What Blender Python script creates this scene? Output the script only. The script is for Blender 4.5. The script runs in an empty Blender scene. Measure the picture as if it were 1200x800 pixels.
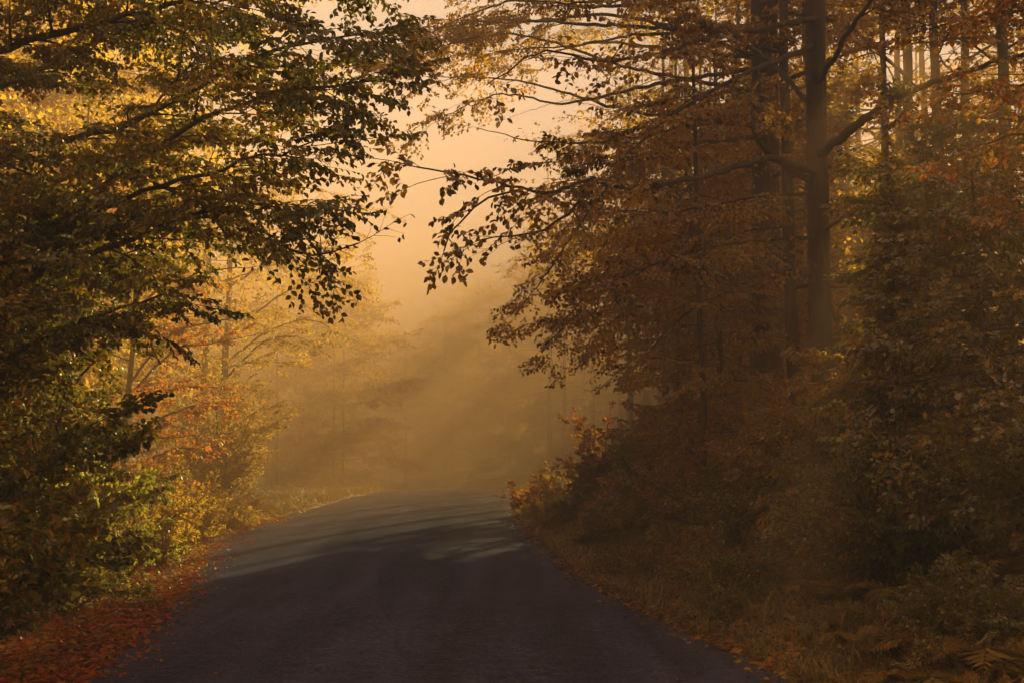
import bpy, math, random
import numpy as np
from mathutils import Vector

SC = bpy.context.scene
COL = SC.collection
RNG = np.random.default_rng(11)
PI = math.pi

# ------------------------------------------------------------------ camera
F_PX, CX, CY, PITCH, CAM_H = 1667.0, 600.0, 400.0, math.radians(5.31), 1.5
def at(px, py, d):
    """point seen at photo pixel (px, py), d metres ahead of the camera"""
    X, u = (px - CX) / F_PX, (CY - py) / F_PX
    c, s = math.cos(PITCH), math.sin(PITCH)
    v = np.array([X, c - u * s, s + u * c])
    return np.array([0, 0, CAM_H]) + v * (d / v[1])
cam = bpy.data.cameras.new('camera'); cam.lens = 50; cam.sensor_width = 36
cam.clip_start = 0.1; cam.clip_end = 3000
camo = bpy.data.objects.new('camera', cam); COL.objects.link(camo)
camo.location = (0, 0, CAM_H); camo.rotation_euler = (PI / 2 + PITCH, 0, 0)
SC.camera = camo

# ------------------------------------------------------------------ sun and sky
SUN = at(1030, 30, 100) - np.array([0, 0, CAM_H]); SUN /= np.linalg.norm(SUN)
SUN_EL = math.asin(SUN[2]); SUN_AZ = math.atan2(SUN[0], SUN[1])
sl = bpy.data.lights.new('sun', 'SUN'); sl.energy = 5.0; sl.angle = math.radians(0.5); sl.color = (1.0, 0.85, 0.26)
so = bpy.data.objects.new('sun', sl); COL.objects.link(so)
so.rotation_euler = Vector(tuple(SUN)).to_track_quat('Z', 'Y').to_euler()
W = bpy.data.worlds.new('World'); SC.world = W; W.use_nodes = True
nt = W.node_tree
bg = nt.nodes['Background']; sky = nt.nodes.new('ShaderNodeTexSky'); sky.sky_type = 'NISHITA'
sky.sun_disc = False; sky.sun_elevation = SUN_EL; sky.sun_rotation = SUN_AZ
sky.dust_density = 0.0; sky.air_density = 0.3
tint = nt.nodes.new('ShaderNodeMixRGB'); tint.blend_type = 'MULTIPLY'; tint.inputs[0].default_value = 1; tint.inputs[2].default_value = (1, .93, .56, 1)
nt.links.new(sky.outputs[0], tint.inputs[1]); nt.links.new(tint.outputs[0], bg.inputs[0]); bg.inputs[1].default_value = 0.05
vs = SC.view_settings; SC.display_settings.display_device = 'sRGB'
vs.view_transform = 'Standard'; vs.look = 'None'; vs.gamma = 1.0; vs.use_curve_mapping = False
vs.exposure = 3.72
SC.cycles.use_denoising = True
SC.cycles.max_bounces = 6; SC.cycles.diffuse_bounces = 3; SC.cycles.glossy_bounces = 2
SC.cycles.transmission_bounces = 3; SC.cycles.volume_bounces = 0; SC.cycles.transparent_max_bounces = 4
SC.cycles.sample_clamp_indirect = 4.0

# ------------------------------------------------------------------ materials
def newmat(name):
    m = bpy.data.materials.new(name); m.use_nodes = True
    t = m.node_tree; t.nodes.clear()
    out = t.nodes.new('ShaderNodeOutputMaterial')
    return m, t, out
def ramp(t, cols, interp='LINEAR'):
    r = t.nodes.new('ShaderNodeValToRGB'); cr = r.color_ramp; cr.interpolation = interp
    n = len(cols)
    while len(cr.elements) < n: cr.elements.new(0.5)
    for i, c in enumerate(cols):
        cr.elements[i].position = i / max(1, n - 1); cr.elements[i].color = (*c, 1)
    return r
def leaf_mat(name, cols, trans=0.5, gloss=0.06, noise_scale=0.9):
    m, t, out = newmat(name)
    geo = t.nodes.new('ShaderNodeNewGeometry'); tc = t.nodes.new('ShaderNodeTexCoord')
    nz = t.nodes.new('ShaderNodeTexNoise'); nz.inputs['Scale'].default_value = noise_scale; nz.inputs['Detail'].default_value = 1
    t.links.new(tc.outputs['Object'], nz.inputs['Vector'])
    mx = t.nodes.new('ShaderNodeMath'); mx.operation = 'MULTIPLY_ADD'       # 0.75*random + 0.9*noise - .3
    mx.inputs[1].default_value = 0.7
    t.links.new(geo.outputs['Random Per Island'], mx.inputs[0])
    m2 = t.nodes.new('ShaderNodeMath'); m2.operation = 'MULTIPLY_ADD'; m2.inputs[1].default_value = 1.3; m2.inputs[2].default_value = -0.5
    t.links.new(nz.outputs['Fac'], m2.inputs[0]); t.links.new(m2.outputs[0], mx.inputs[2])
    cr = ramp(t, cols); t.links.new(mx.outputs[0], cr.inputs[0])
    # veins and blotches on every leaf
    nz2 = t.nodes.new('ShaderNodeTexNoise'); nz2.inputs['Scale'].default_value = 40; nz2.inputs['Detail'].default_value = 1
    t.links.new(tc.outputs['Object'], nz2.inputs['Vector'])
    mr = t.nodes.new('ShaderNodeMapRange'); mr.inputs[3].default_value = 0.65; mr.inputs[4].default_value = 1.35
    t.links.new(nz2.outputs['Fac'], mr.inputs[0])
    mul = t.nodes.new('ShaderNodeMixRGB'); mul.blend_type = 'MULTIPLY'; mul.inputs[0].default_value = 1
    t.links.new(cr.outputs[0], mul.inputs[1]); t.links.new(mr.outputs[0], mul.inputs[2])
    d = t.nodes.new('ShaderNodeBsdfDiffuse'); tr = t.nodes.new('ShaderNodeBsdfTranslucent')
    t.links.new(mul.outputs[0], d.inputs[0]); t.links.new(mul.outputs[0], tr.inputs[0])
    a = t.nodes.new('ShaderNodeMixShader'); a.inputs[0].default_value = trans
    t.links.new(d.outputs[0], a.inputs[1]); t.links.new(tr.outputs[0], a.inputs[2])
    g = t.nodes.new('ShaderNodeBsdfGlossy'); g.inputs['Roughness'].default_value = 0.5; g.inputs[0].default_value = (0.8, 0.85, 0.9, 1)
    fr = t.nodes.new('ShaderNodeFresnel'); fr.inputs[0].default_value = 1.4
    fm = t.nodes.new('ShaderNodeMath'); fm.operation = 'MULTIPLY'; fm.inputs[1].default_value = gloss / 0.06 * 0.12; fm.use_clamp = True
    t.links.new(fr.outputs[0], fm.inputs[0])
    b = t.nodes.new('ShaderNodeMixShader'); t.links.new(fm.outputs[0], b.inputs[0])
    t.links.new(a.outputs[0], b.inputs[1]); t.links.new(g.outputs[0], b.inputs[2])
    t.links.new(b.outputs[0], out.inputs[0]); return m
def bark_mat(name, c0, c1, scale=9.0):
    m, t, out = newmat(name)
    tc = t.nodes.new('ShaderNodeTexCoord'); mp = t.nodes.new('ShaderNodeMapping'); mp.inputs['Scale'].default_value = (1, 1, 0.18)
    t.links.new(tc.outputs['Object'], mp.inputs[0])
    nz = t.nodes.new('ShaderNodeTexNoise'); nz.inputs['Scale'].default_value = scale * 2; nz.inputs['Detail'].default_value = 5; nz.inputs['Roughness'].default_value = 0.65
    t.links.new(mp.outputs[0], nz.inputs['Vector'])
    n2 = t.nodes.new('ShaderNodeTexNoise'); n2.inputs['Scale'].default_value = 1.7; n2.inputs['Detail'].default_value = 3
    t.links.new(tc.outputs['Object'], n2.inputs['Vector'])
    ad = t.nodes.new('ShaderNodeMath'); ad.operation = 'MULTIPLY_ADD'; ad.inputs[1].default_value = 0.6
    t.links.new(n2.outputs['Fac'], ad.inputs[0])
    sc_ = t.nodes.new('ShaderNodeMath'); sc_.operation = 'MULTIPLY'; sc_.inputs[1].default_value = 0.5
    t.links.new(nz.outputs['Fac'], sc_.inputs[0]); t.links.new(sc_.outputs[0], ad.inputs[2])
    cr = ramp(t, [c0, c0, c1, c1]); t.links.new(ad.outputs[0], cr.inputs[0])
    p = t.nodes.new('ShaderNodeBsdfPrincipled'); p.inputs['Roughness'].default_value = 0.9
    t.links.new(cr.outputs[0], p.inputs['Base Color'])
    bp = t.nodes.new('ShaderNodeBump'); bp.inputs['Strength'].default_value = 1.0; bp.inputs['Distance'].default_value = 0.06
    t.links.new(nz.outputs['Fac'], bp.inputs['Height']); t.links.new(bp.outputs[0], p.inputs['Normal'])
    t.links.new(p.outputs[0], out.inputs[0]); return m

GREEN, LIME = (0.11, 0.11, 0.017), (0.40, 0.38, 0.03)
OLIVE, GOLD = (0.17, 0.13, 0.016), (0.46, 0.26, 0.025)
AMBER, BROWN = (0.32, 0.165, 0.016), (0.12, 0.064, 0.015)
ORANGE, RED, DARK = (0.48, 0.165, 0.014), (0.42, 0.055, 0.012), (0.06, 0.042, 0.014)
LM = {
 'beech':  leaf_mat('leaves_beech', [DARK, BROWN, AMBER, AMBER, GOLD], 0.5),
 'amber':  leaf_mat('leaves_amber', [BROWN, AMBER, AMBER, GOLD, ORANGE], 0.74),
 'gold':   leaf_mat('leaves_gold', [OLIVE, GOLD, GOLD, AMBER], 0.74),
 'lime':   leaf_mat('leaves_lime', [GREEN, LIME, OLIVE, GOLD, LIME], 0.74),
 'orange': leaf_mat('leaves_orange', [BROWN, ORANGE, AMBER, ORANGE, RED, GOLD], 0.74),
 'hazel':  leaf_mat('leaves_hazel', [DARK, GREEN, OLIVE, BROWN, AMBER], 0.4),
 'rust':  leaf_mat('leaves_rust', [BROWN, AMBER, BROWN, ORANGE, AMBER], 0.45),
 'bough':  leaf_mat('leaves_bough', [DARK, GREEN, OLIVE, OLIVE, AMBER, GOLD], 0.6),
 'under':  leaf_mat('leaves_undergrowth', [DARK, BROWN, GREEN, OLIVE, AMBER, OLIVE, GOLD], 0.35, 0.08),
 'fern':   leaf_mat('leaves_fern', [BROWN, AMBER, OLIVE, AMBER], 0.4),
 'litter': leaf_mat('leaves_litter', [BROWN, RED, AMBER, ORANGE, RED, BROWN, ORANGE], 0.25, 0.02, 2.0),
 'litterb': leaf_mat('leaves_litter_brown', [DARK, BROWN, BROWN, AMBER, RED], 0.25, 0.02, 2.0),
 'grass':  leaf_mat('grass_blades', [BROWN, OLIVE, AMBER, GREEN, GOLD], 0.4, 0.05, 0.6),
}
BARK = bark_mat('bark_dark', (0.004, 0.003, 0.002), (0.085, 0.055, 0.040))
BARKP = bark_mat('bark_pale', (0.05, 0.035, 0.03), (0.22, 0.16, 0.13), 6)
TWIG = bark_mat('bark_twig', (0.018, 0.012, 0.009), (0.05, 0.034, 0.024), 20)

# ------------------------------------------------------------------ mesh collecting
class MB:
    def __init__(s): s.v = []; s.f = []; s.n = 0
    def add(s, v, f, mi=0):
        """v (n,3); f (m,k) indices"""
        if len(v) == 0: return
        s.v.append(np.asarray(v, float)); s.f.append((np.asarray(f, np.int64) + s.n, mi)); s.n += len(v)
    def build(s, name, mats, parent=None, origin=(0, 0, 0), smooth=False, uv=None):
        me = bpy.data.meshes.new(name)
        V = np.concatenate(s.v) - np.asarray(origin, float)
        me.vertices.add(len(V)); me.vertices.foreach_set('co', V.astype(np.float32).ravel())
        loops = np.concatenate([f.ravel() for f, _ in s.f]); sizes = np.concatenate([np.full(len(f), f.shape[1]) for f, _ in s.f])
        mi = np.concatenate([np.full(len(f), m) for f, m in s.f])
        me.loops.add(len(loops)); me.loops.foreach_set('vertex_index', loops.astype(np.int32))
        me.polygons.add(len(sizes))
        me.polygons.foreach_set('loop_start', (np.cumsum(sizes) - sizes).astype(np.int32))
        me.polygons.foreach_set('material_index', mi.astype(np.int32))
        for m in mats: me.materials.append(m)
        me.update(calc_edges=True)
        if smooth: me.polygons.foreach_set('use_smooth', np.ones(len(sizes), bool))
        else: me.polygons.foreach_set('use_smooth', np.zeros(len(sizes), bool))
        if uv is not None:
            l = me.uv_layers.new(name='UVMap'); l.data.foreach_set('uv', uv[loops].astype(np.float32).ravel())
        o = bpy.data.objects.new(name, me); COL.objects.link(o)
        if parent is not None: o.parent = parent
        return o
def thing(name, label, cat, loc, group=None):
    o = bpy.data.objects.new(name, None); COL.objects.link(o); o.location = tuple(loc)
    o.empty_display_size = 0.3
    o['label'] = label; o['category'] = cat
    if group: o['group'] = group
    return o
def copy_thing(r, loc, rz, sc, label, group):
    c = r.copy(); COL.objects.link(c); c.location = tuple(loc); c.rotation_euler = (0, 0, rz); c.scale = (sc,) * 3
    c['label'] = label; c['group'] = group
    for ch in r.children:
        k = ch.copy(); COL.objects.link(k); k.parent = c
        for g in ch.children:
            q = g.copy(); COL.objects.link(q); q.parent = k
    return c
def structure(o): o['kind'] = 'structure'; return o
def stuff(o): o['kind'] = 'stuff'; return o

def resample(P, step):
    P = np.asarray(P, float)
    # Catmull-Rom smoothing
    if len(P) > 2:
        Q = [P[0]]; E = np.vstack([2 * P[0] - P[1], P, 2 * P[-1] - P[-2]])
        for i in range(1, len(E) - 2):
            for u in (0.2, 0.4, 0.6, 0.8, 1.0):
                a, b, c, d = E[i - 1], E[i], E[i + 1], E[i + 2]
                Q.append(0.5 * ((2 * b) + (-a + c) * u + (2 * a - 5 * b + 4 * c - d) * u * u + (-a + 3 * b - 3 * c + d) * u ** 3))
        P = np.array(Q)
    L = np.concatenate([[0], np.cumsum(np.linalg.norm(np.diff(P, axis=0), axis=1))])
    n = max(2, int(L[-1] / step) + 1); t = np.linspace(0, L[-1], n)
    return np.stack([np.interp(t, L, P[:, k]) for k in range(3)], 1)
def tube(mb, P, R, k=8, mi=0, wob=0.0, rng=None):
    P = np.asarray(P, float); R = np.broadcast_to(np.asarray(R, float), (len(P),))
    T = np.gradient(P, axis=0); T /= np.linalg.norm(T, axis=1)[:, None] + 1e-9
    ref = np.array([1.0, 0.13, 0]) if abs(T[0][0]) < 0.8 else np.array([0, 0.2, 1.0])
    U = np.cross(T, ref); U /= np.linalg.norm(U, axis=1)[:, None] + 1e-9; Vv = np.cross(T, U)
    a = np.arange(k) / k * 2 * PI
    rr = R[:, None] * np.ones(k)
    if wob and rng is not None: rr = rr * (1 + wob * (rng.random((len(P), k)) - 0.5) + wob * 0.8 * np.sin(2 * a + rng.random() * 6)[None])
    V = P[:, None] + rr[..., None] * (np.cos(a)[None, :, None] * U[:, None] + np.sin(a)[None, :, None] * Vv[:, None])
    n = len(P); i = np.arange(n - 1)[:, None] * k; j = np.arange(k)[None]
    f = np.stack([i + j, i + (j + 1) % k, i + k + (j + 1) % k, i + k + j], -1).reshape(-1, 4)
    mb.add(V.reshape(-1, 3), f, mi)
def prisms(mb, A, B, ra, rb, mi=0):
    """three sided tapered twigs from A to B"""
    if len(A) == 0: return
    T = B - A; T /= np.linalg.norm(T, axis=1)[:, None] + 1e-9
    ref = np.where(np.abs(T[:, 2:3]) < 0.9, np.array([[0, 0, 1.0]]), np.array([[1.0, 0, 0]]))
    U = np.cross(T, ref); U /= np.linalg.norm(U, axis=1)[:, None] + 1e-9; Vv = np.cross(T, U)
    out = []
    for base, r in ((A, ra), (B, rb)):
        r = np.broadcast_to(r, (len(A),))[:, None]
        for a in (0, 2 * PI / 3, 4 * PI / 3): out.append(base + r * (math.cos(a) * U + math.sin(a) * Vv))
    V = np.stack(out, 1); m = len(A); o = np.arange(m)[:, None] * 6
    f = np.concatenate([o + np.array([[0, 1, 4, 3]]), o + np.array([[1, 2, 5, 4]]), o + np.array([[2, 0, 3, 5]])])
    mb.add(V.reshape(-1, 3), f, mi)

# ------------------------------------------------------------------ leaves
LEAF = {  # (verts u along, v across, w out of plane), faces
 3: (np.array([[0, 0, 0], [.22, -.25, .05], [.52, -.33, .06], [.8, -.2, .02], [1, 0, -.08], [.8, .2, .02], [.52, .33, .06], [.22, .25, .05], [.5, 0, -.03]]),
     np.array([[0, 8, 2, 1], [8, 4, 3, 2], [0, 7, 6, 8], [8, 6, 5, 4]])),
 2: (np.array([[0, 0, 0], [.35, -.32, .05], [.72, -.26, .04], [1, 0, -.05], [.72, .26, .04], [.35, .32, .05]]), np.array([[0, 5, 4, 3], [0, 3, 2, 1]])),
 1: (np.array([[0, 0, 0], [.5, -.34, .05], [1, 0, -.04], [.5, .34, .05]]), np.array([[0, 3, 2, 1]])),
}
BEAMS = []          # gaps in the crowns: (point, radius) lines towards the sun
def carve_mask(P):
    keep = np.ones(len(P), bool)
    for q, r in BEAMS:
        v = P - q; t = v @ SUN
        d = np.linalg.norm(v - t[:, None] * SUN, axis=1)
        keep &= ~((t > 3.0) & (d < r * (1 + 0.004 * t)))
    return keep
def leaves(mb, pos, dr, nr, ln, lod, mi=0):
    tv, tf = LEAF[lod]
    dr = dr / (np.linalg.norm(dr, axis=1)[:, None] + 1e-9)
    sd = np.cross(nr, dr); sd /= np.linalg.norm(sd, axis=1)[:, None] + 1e-9
    nn = np.cross(dr, sd)
    L = ln[:, None, None]
    curl = (0.5 + RNG.random(len(pos)) * 2.2)[:, None]
    V = pos[:, None] + L * (tv[None, :, 0:1] * dr[:, None] + tv[None, :, 1:2] * sd[:, None] + (tv[None, :, 2] * curl)[..., None] * nn[:, None])
    f = (np.arange(len(pos))[:, None, None] * len(tv) + tf[None]).reshape(-1, tf.shape[1])
    mb.add(V.reshape(-1, 3), f, mi)

def make_spray(rng, nside, leafstep, sidelen, bare=0.0):
    """flat spray of unit length along +x: twigs and leaves in the xy plane (beech like)"""
    segs = []; lp = []; ld = []
    def twig(p, d, L, r):
        n = max(2, int(L / 0.22)); pts = [p]; dd = d.copy()
        for _ in range(n):
            dd = dd + rng.normal(0, 0.10, 3) * np.array([1, 1, .5]); dd /= np.linalg.norm(dd)
            pts.append(pts[-1] + dd * L / n)
        pts = np.array(pts)
        for i in range(n): segs.append((pts[i], pts[i + 1], r * (1 - i / n * .6), r * (1 - (i + 1) / n * .6)))
        return pts
    def leafline(pts, start):
        L = np.linalg.norm(np.diff(pts, axis=0), axis=1); c = np.concatenate([[0], np.cumsum(L)])
        s = start * c[-1]; side = 1
        while s < c[-1]:
            p = np.array([np.interp(s, c, pts[:, k]) for k in range(3)]); i = min(len(pts) - 2, np.searchsorted(c, s, 'right') - 1)
            t = pts[i + 1] - pts[i]; t /= np.linalg.norm(t) + 1e-9
            if rng.random() > bare:
                a = side * rng.uniform(.6, 1.1); d = np.array([t[0] * math.cos(a) - t[1] * math.sin(a), t[0] * math.sin(a) + t[1] * math.cos(a), t[2] + rng.normal(-.15, .2)])
                lp.append(p); ld.append(d)
            side = -side; s += leafstep * rng.uniform(.7, 1.3)
        lp.append(pts[-1]); ld.append(pts[-1] - pts[-2])
    main = twig(np.zeros(3), np.array([1.0, 0, 0]), 1.0, 1.0); leafline(main, .25)
    for i in range(nside):
        u = .15 + .75 * (i + rng.uniform(-.2, .2)) / nside; k = int(u * (len(main) - 1))
        p = main[k] + (main[k + 1] - main[k]) * (u * (len(main) - 1) - k)
        a = (1 if i % 2 else -1) * rng.uniform(.6, 1.0)
        leafline(twig(p, np.array([math.cos(a), math.sin(a), rng.normal(-.05, .12)]), sidelen * (1.15 - u) * rng.uniform(.7, 1.2), .6), .1)
    S = np.array([np.concatenate([a, b, [c, d]]) for a, b, c, d in segs])
    return np.array(lp), np.array(ld), S
_r = np.random.default_rng(5)
SPRAYS = {k: [make_spray(_r, *a) for _ in range(8)] for k, a in {
    'full': (7, .075, .62), 'thin': (5, .10, .5), 'bare': (6, .12, .55, .75), 'lean': (4, .12, .45), 'far': (3, .16, .5)}.items()}

class Foliage:
    """collects sprays (origin, direction, length) and turns them into one crown mesh"""
    def __init__(s, rng): s.rng = rng; s.items = []
    def spray(s, p, d, L, kind='full', tilt=.35): s.items.append((p, d, L, kind, tilt))
    def build(s, mb, leaf, lod, mi_leaf, mi_twig, twig_r=.0035, twigs=True, nrm_j=.45, carve=True, bushy=False):
        rng = s.rng; PO, DI, NR, LN, TA, TB, TR, TR2 = [], [], [], [], [], [], [], []
        for p, d, L, kind, tilt in s.items:
            lp, ld, S = SPRAYS[kind][rng.integers(8)]
            d = d / (np.linalg.norm(d) + 1e-9)
            up = np.array([0, 0, 1.0]) + rng.normal(0, tilt, 3); z = up - d * (up @ d)
            if np.linalg.norm(z) < .1: z = np.array([1.0, .3, 0]) - d * d[0]
            z /= np.linalg.norm(z); y = np.cross(z, d); R = np.stack([d, y, z])
            PO.append(p + (lp * L) @ R); DI.append(ld @ R); NR.append(np.broadcast_to(z, ld.shape))
            LN.append(np.full(len(lp), leaf))
            if twigs:
                TA.append(p + (S[:, :3] * L) @ R); TB.append(p + (S[:, 3:6] * L) @ R); TR.append(S[:, 6]); TR2.append(S[:, 7])
        if not PO: return
        PO = np.concatenate(PO); DI = np.concatenate(DI); NR = np.concatenate(NR); LN = np.concatenate(LN)
        n = len(PO)
        NR = NR + rng.normal(0, nrm_j, (n, 3)); DI = DI + rng.normal(0, .25, (n, 3)); DI[:, 2] -= .25
        LN = LN * rng.uniform(.65, 1.2, n)
        k = carve_mask(PO) if carve else np.ones(n, bool)
        leaves(mb, PO[k], DI[k], NR[k], LN[k], lod, mi_leaf)
        if twigs:
            A = np.concatenate(TA); B = np.concatenate(TB); ra = np.concatenate(TR) * twig_r; rb = np.concatenate(TR2) * twig_r
            if carve: q = carve_mask((A + B) / 2); A, B, ra, rb = A[q], B[q], ra[q], rb[q]
            prisms(mb, A, B, ra, rb, mi_twig)

def grow_limb(wood, fol, P, r0, rng, sec=1.4, step=.32, start=.2, spray=.6, kind='full', droop=.12, rtip=.006, dens=.28, lift=0.1, mi=0, tilt=.35, fan=1.0):
    """a limb along polyline P with side branches that carry the sprays"""
    P = resample(P, .18); n = len(P)
    P[1:-1] += rng.normal(0, .012, (n - 2, 3))
    tube(wood, P, np.linspace(r0, rtip, n) ** 1.0, 7 if r0 > .03 else 5, mi, .12, rng)
    seg = np.linalg.norm(np.diff(P, axis=0), axis=1); c = np.concatenate([[0], np.cumsum(seg)]); L = c[-1]
    s = start * L; side = 1
    while s < L:
        i = min(n - 2, np.searchsorted(c, s, 'right') - 1); t = P[i + 1] - P[i]; t /= np.linalg.norm(t) + 1e-9
        h = np.cross(np.array([0, 0, 1.0]), t); h /= np.linalg.norm(h) + 1e-9
        u = s / L; a = rng.uniform(.6, 1.15) * fan
        d = math.cos(a) * t + side * math.sin(a) * h + np.array([0, 0, rng.normal(lift, .22)])
        d /= np.linalg.norm(d); Ls = sec * (1.05 - .6 * u) * rng.uniform(.55, 1.15)
        m = max(3, int(Ls / .16)); pts = [P[i] + t * (s - c[i])]; dd = d.copy()
        for _ in range(m):
            dd = dd + rng.normal(0, .09, 3) + np.array([0, 0, -droop * .35]); dd /= np.linalg.norm(dd); pts.append(pts[-1] + dd * Ls / m)
        pts = np.array(pts)
        if not carve_mask(pts[len(pts) // 2:len(pts) // 2 + 1])[0]: side = -side; s += step; continue
        rs = max(.004, min(r0 * (1 - u) * .45 + .003, .016))
        prisms(wood, pts[:-1], pts[1:], np.linspace(rs, .004, m), np.linspace(rs, .0035, m + 1)[1:], mi)
        q = .25 * Ls; sd2 = 1
        while q < Ls:
            j = min(m - 1, int(q / Ls * m)); tt = pts[j + 1] - pts[j]; tt /= np.linalg.norm(tt) + 1e-9
            hh = np.cross(np.array([0, 0, 1.0]), tt); hh /= np.linalg.norm(hh) + 1e-9
            b = rng.uniform(.5, 1.0)
            e = math.cos(b) * tt + sd2 * math.sin(b) * hh + np.array([0, 0, rng.normal(0, .2) - droop])
            fol.spray(pts[j], e, spray * rng.uniform(.6, 1.15), kind, tilt); sd2 = -sd2; q += dens * rng.uniform(.7, 1.3)
        fol.spray(pts[-1], pts[-1] - pts[-2] + np.array([0, 0, -droop]) * .05, spray * rng.uniform(.7, 1.1), kind, tilt)
        side = -side; s += step * rng.uniform(.7, 1.3)
    fol.spray(P[-1], P[-1] - P[-2], spray, kind, tilt)

def auto_limbs(base, H, h0, n, Lmax, rng, trunk, up=.25, droop=.5, shape='round', az=None):
    out = []
    for i in range(n):
        u = (i + rng.uniform(0, .8)) / n; z = h0 + (H - h0) * u * .97
        prof = (1 - .75 * u) if shape == 'cone' else (math.sin(PI * min(1, .25 + .75 * u)) * .75 + .25)
        L = Lmax * prof * rng.uniform(.7, 1.1)
        a = i * 2.399 + rng.uniform(-.4, .4) if az is None else rng.uniform(*az)
        p0 = np.array([np.interp(z, trunk[:, 2] - base[2], trunk[:, k]) for k in range(3)])
        d = np.array([math.cos(a), math.sin(a), up + .6 * u * (shape != 'cone') + rng.normal(0, .1)])
        pts = [p0]
        for k in range(4):
            d = d + np.array([rng.normal(0, .12), rng.normal(0, .12), -droop * .2]); d /= np.linalg.norm(d)
            pts.append(pts[-1] + d * L / 4)
        out.append(np.array(pts))
    return out

# ------------------------------------------------------------------ terrain
_ky = np.array([-60, 0, 10.5, 17, 21, 30, 38, 44, 55, 66, 82, 100, 125, 150, 900.])
_kx = np.array([5.5, .62, -.58, -1.40, -1.8, -2.35, -2.55, -2.62, -2.55, -2.5, -2.8, -4.5, -10, -20, -20])
_kz = np.array([0, 0, 0, 0, .07, .30, .40, .50, .68, .74, .62, .3, -.2, -.5, -.5])
_yy = np.arange(-60, 900, .5)
def _sm(v, w=9):
    k = np.hanning(w + 2)[1:-1]; k /= k.sum(); p = np.pad(v, w // 2, mode='edge'); return np.convolve(p, k, 'valid')
_X = _sm(np.interp(_yy, _ky, _kx), 21); _Z = _sm(np.interp(_yy, _ky, _kz), 21)
def cx(y): return np.interp(y, _yy, _X)
def zr(y): return np.interp(y, _yy, _Z)
HW = 2.66
def hwl(y): return HW + .62 * sstep(13, 30, np.asarray(y, float))      # the left edge swings out towards the crest
def sstep(a, b, x): t = np.clip((x - a) / (b - a), 0, 1); return t * t * (3 - 2 * t)
def gz_s(s, y):
    e = np.where(s > 0, s - HW, -s - hwl(y))
    r = zr(y) - .05 + .09 * sstep(-.15, .25, e)
    und = (np.sin(s * .9 + y * .43) * .05 + np.sin(s * .37 - y * .61 + 1.3) * .07 + np.sin(s * 2.1 + y * 1.7) * .02) * sstep(.2, 2, e)
    right = 1.15 * sstep(.5, 4.5, e) + .05 * np.clip(e - 4, 0, 40)
    left = -.06 * sstep(.4, 1.2, e) + .10 * sstep(1.5, 4, e) + .012 * np.clip(e - 4, 0, 60)
    hill = 3 * sstep(6, 40, -s) * sstep(72, 130, y) + 4 * sstep(70, 150, y) * sstep(5, 40, s)
    return r + und + np.where(s > 0, right, left) + hill
def gz(x, y): return gz_s(np.asarray(x, float) - cx(y), np.asarray(y, float))
def ground_pt(x, y): return np.array([x, y, float(gz(x, y))])

# ground sheet
sc_ = np.concatenate([[-420, -250, -150, -90, -60], np.arange(-40, -8, 1.6), np.arange(-8, -2.2, .16), np.arange(-2.0, 2.1, .8), np.arange(2.2, 8, .16), np.arange(8, 40, 1.6), [45, 60, 90, 150, 250, 420]])
yc_ = np.concatenate([np.arange(-60, 4, 4), np.arange(4, 44, .3), np.arange(44, 110, 1.0), np.arange(110, 200, 5), [240, 320, 450, 650]])
SS, YY = np.meshgrid(sc_, yc_)
ZZ = gz_s(SS, YY) + RNG.normal(0, .008, SS.shape) * (np.abs(SS) > HW + .1)
V = np.stack([cx(YY) + SS, YY, ZZ], -1).reshape(-1, 3)
nx, ny = len(sc_), len(yc_); i, j = np.meshgrid(np.arange(ny - 1), np.arange(nx - 1), indexing='ij'); b0 = (i * nx + j).ravel()
m, t, out = newmat('forest_soil')
tc = t.nodes.new('ShaderNodeTexCoord'); n1 = t.nodes.new('ShaderNodeTexNoise'); n1.inputs['Scale'].default_value = 1.2; n1.inputs['Detail'].default_value = 6
n2 = t.nodes.new('ShaderNodeTexVoronoi'); n2.inputs['Scale'].default_value = 16
t.links.new(tc.outputs['Object'], n1.inputs['Vector']); t.links.new(tc.outputs['Object'], n2.inputs['Vector'])
cr = ramp(t, [(0.03, .02, .01), (.07, .035, .013), (.12, .06, .018), (.05, .045, .014)]); t.links.new(n1.outputs['Fac'], cr.inputs[0])
hs = t.nodes.new('ShaderNodeMixRGB'); hs.blend_type = 'OVERLAY'; hs.inputs[0].default_value = .6
t.links.new(cr.outputs[0], hs.inputs[1]); t.links.new(n2.outputs['Color'], hs.inputs[2])
bw = t.nodes.new('ShaderNodeRGBToBW'); t.links.new(n2.outputs['Color'], bw.inputs[0]); t.links.new(bw.outputs[0], hs.inputs[2])
p = t.nodes.new('ShaderNodeBsdfPrincipled'); p.inputs['Roughness'].default_value = .95
t.links.new(hs.outputs[0], p.inputs['Base Color']); bp = t.nodes.new('ShaderNodeBump'); bp.inputs['Distance'].default_value = .04
t.links.new(n2.outputs['Distance'], bp.inputs['Height']); t.links.new(bp.outputs[0], p.inputs['Normal']); t.links.new(p.outputs[0], out.inputs[0])
mb = MB(); mb.add(V, np.stack([b0, b0 + 1, b0 + nx + 1, b0 + nx], 1)); structure(mb.build('ground', [m], smooth=True))

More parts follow.
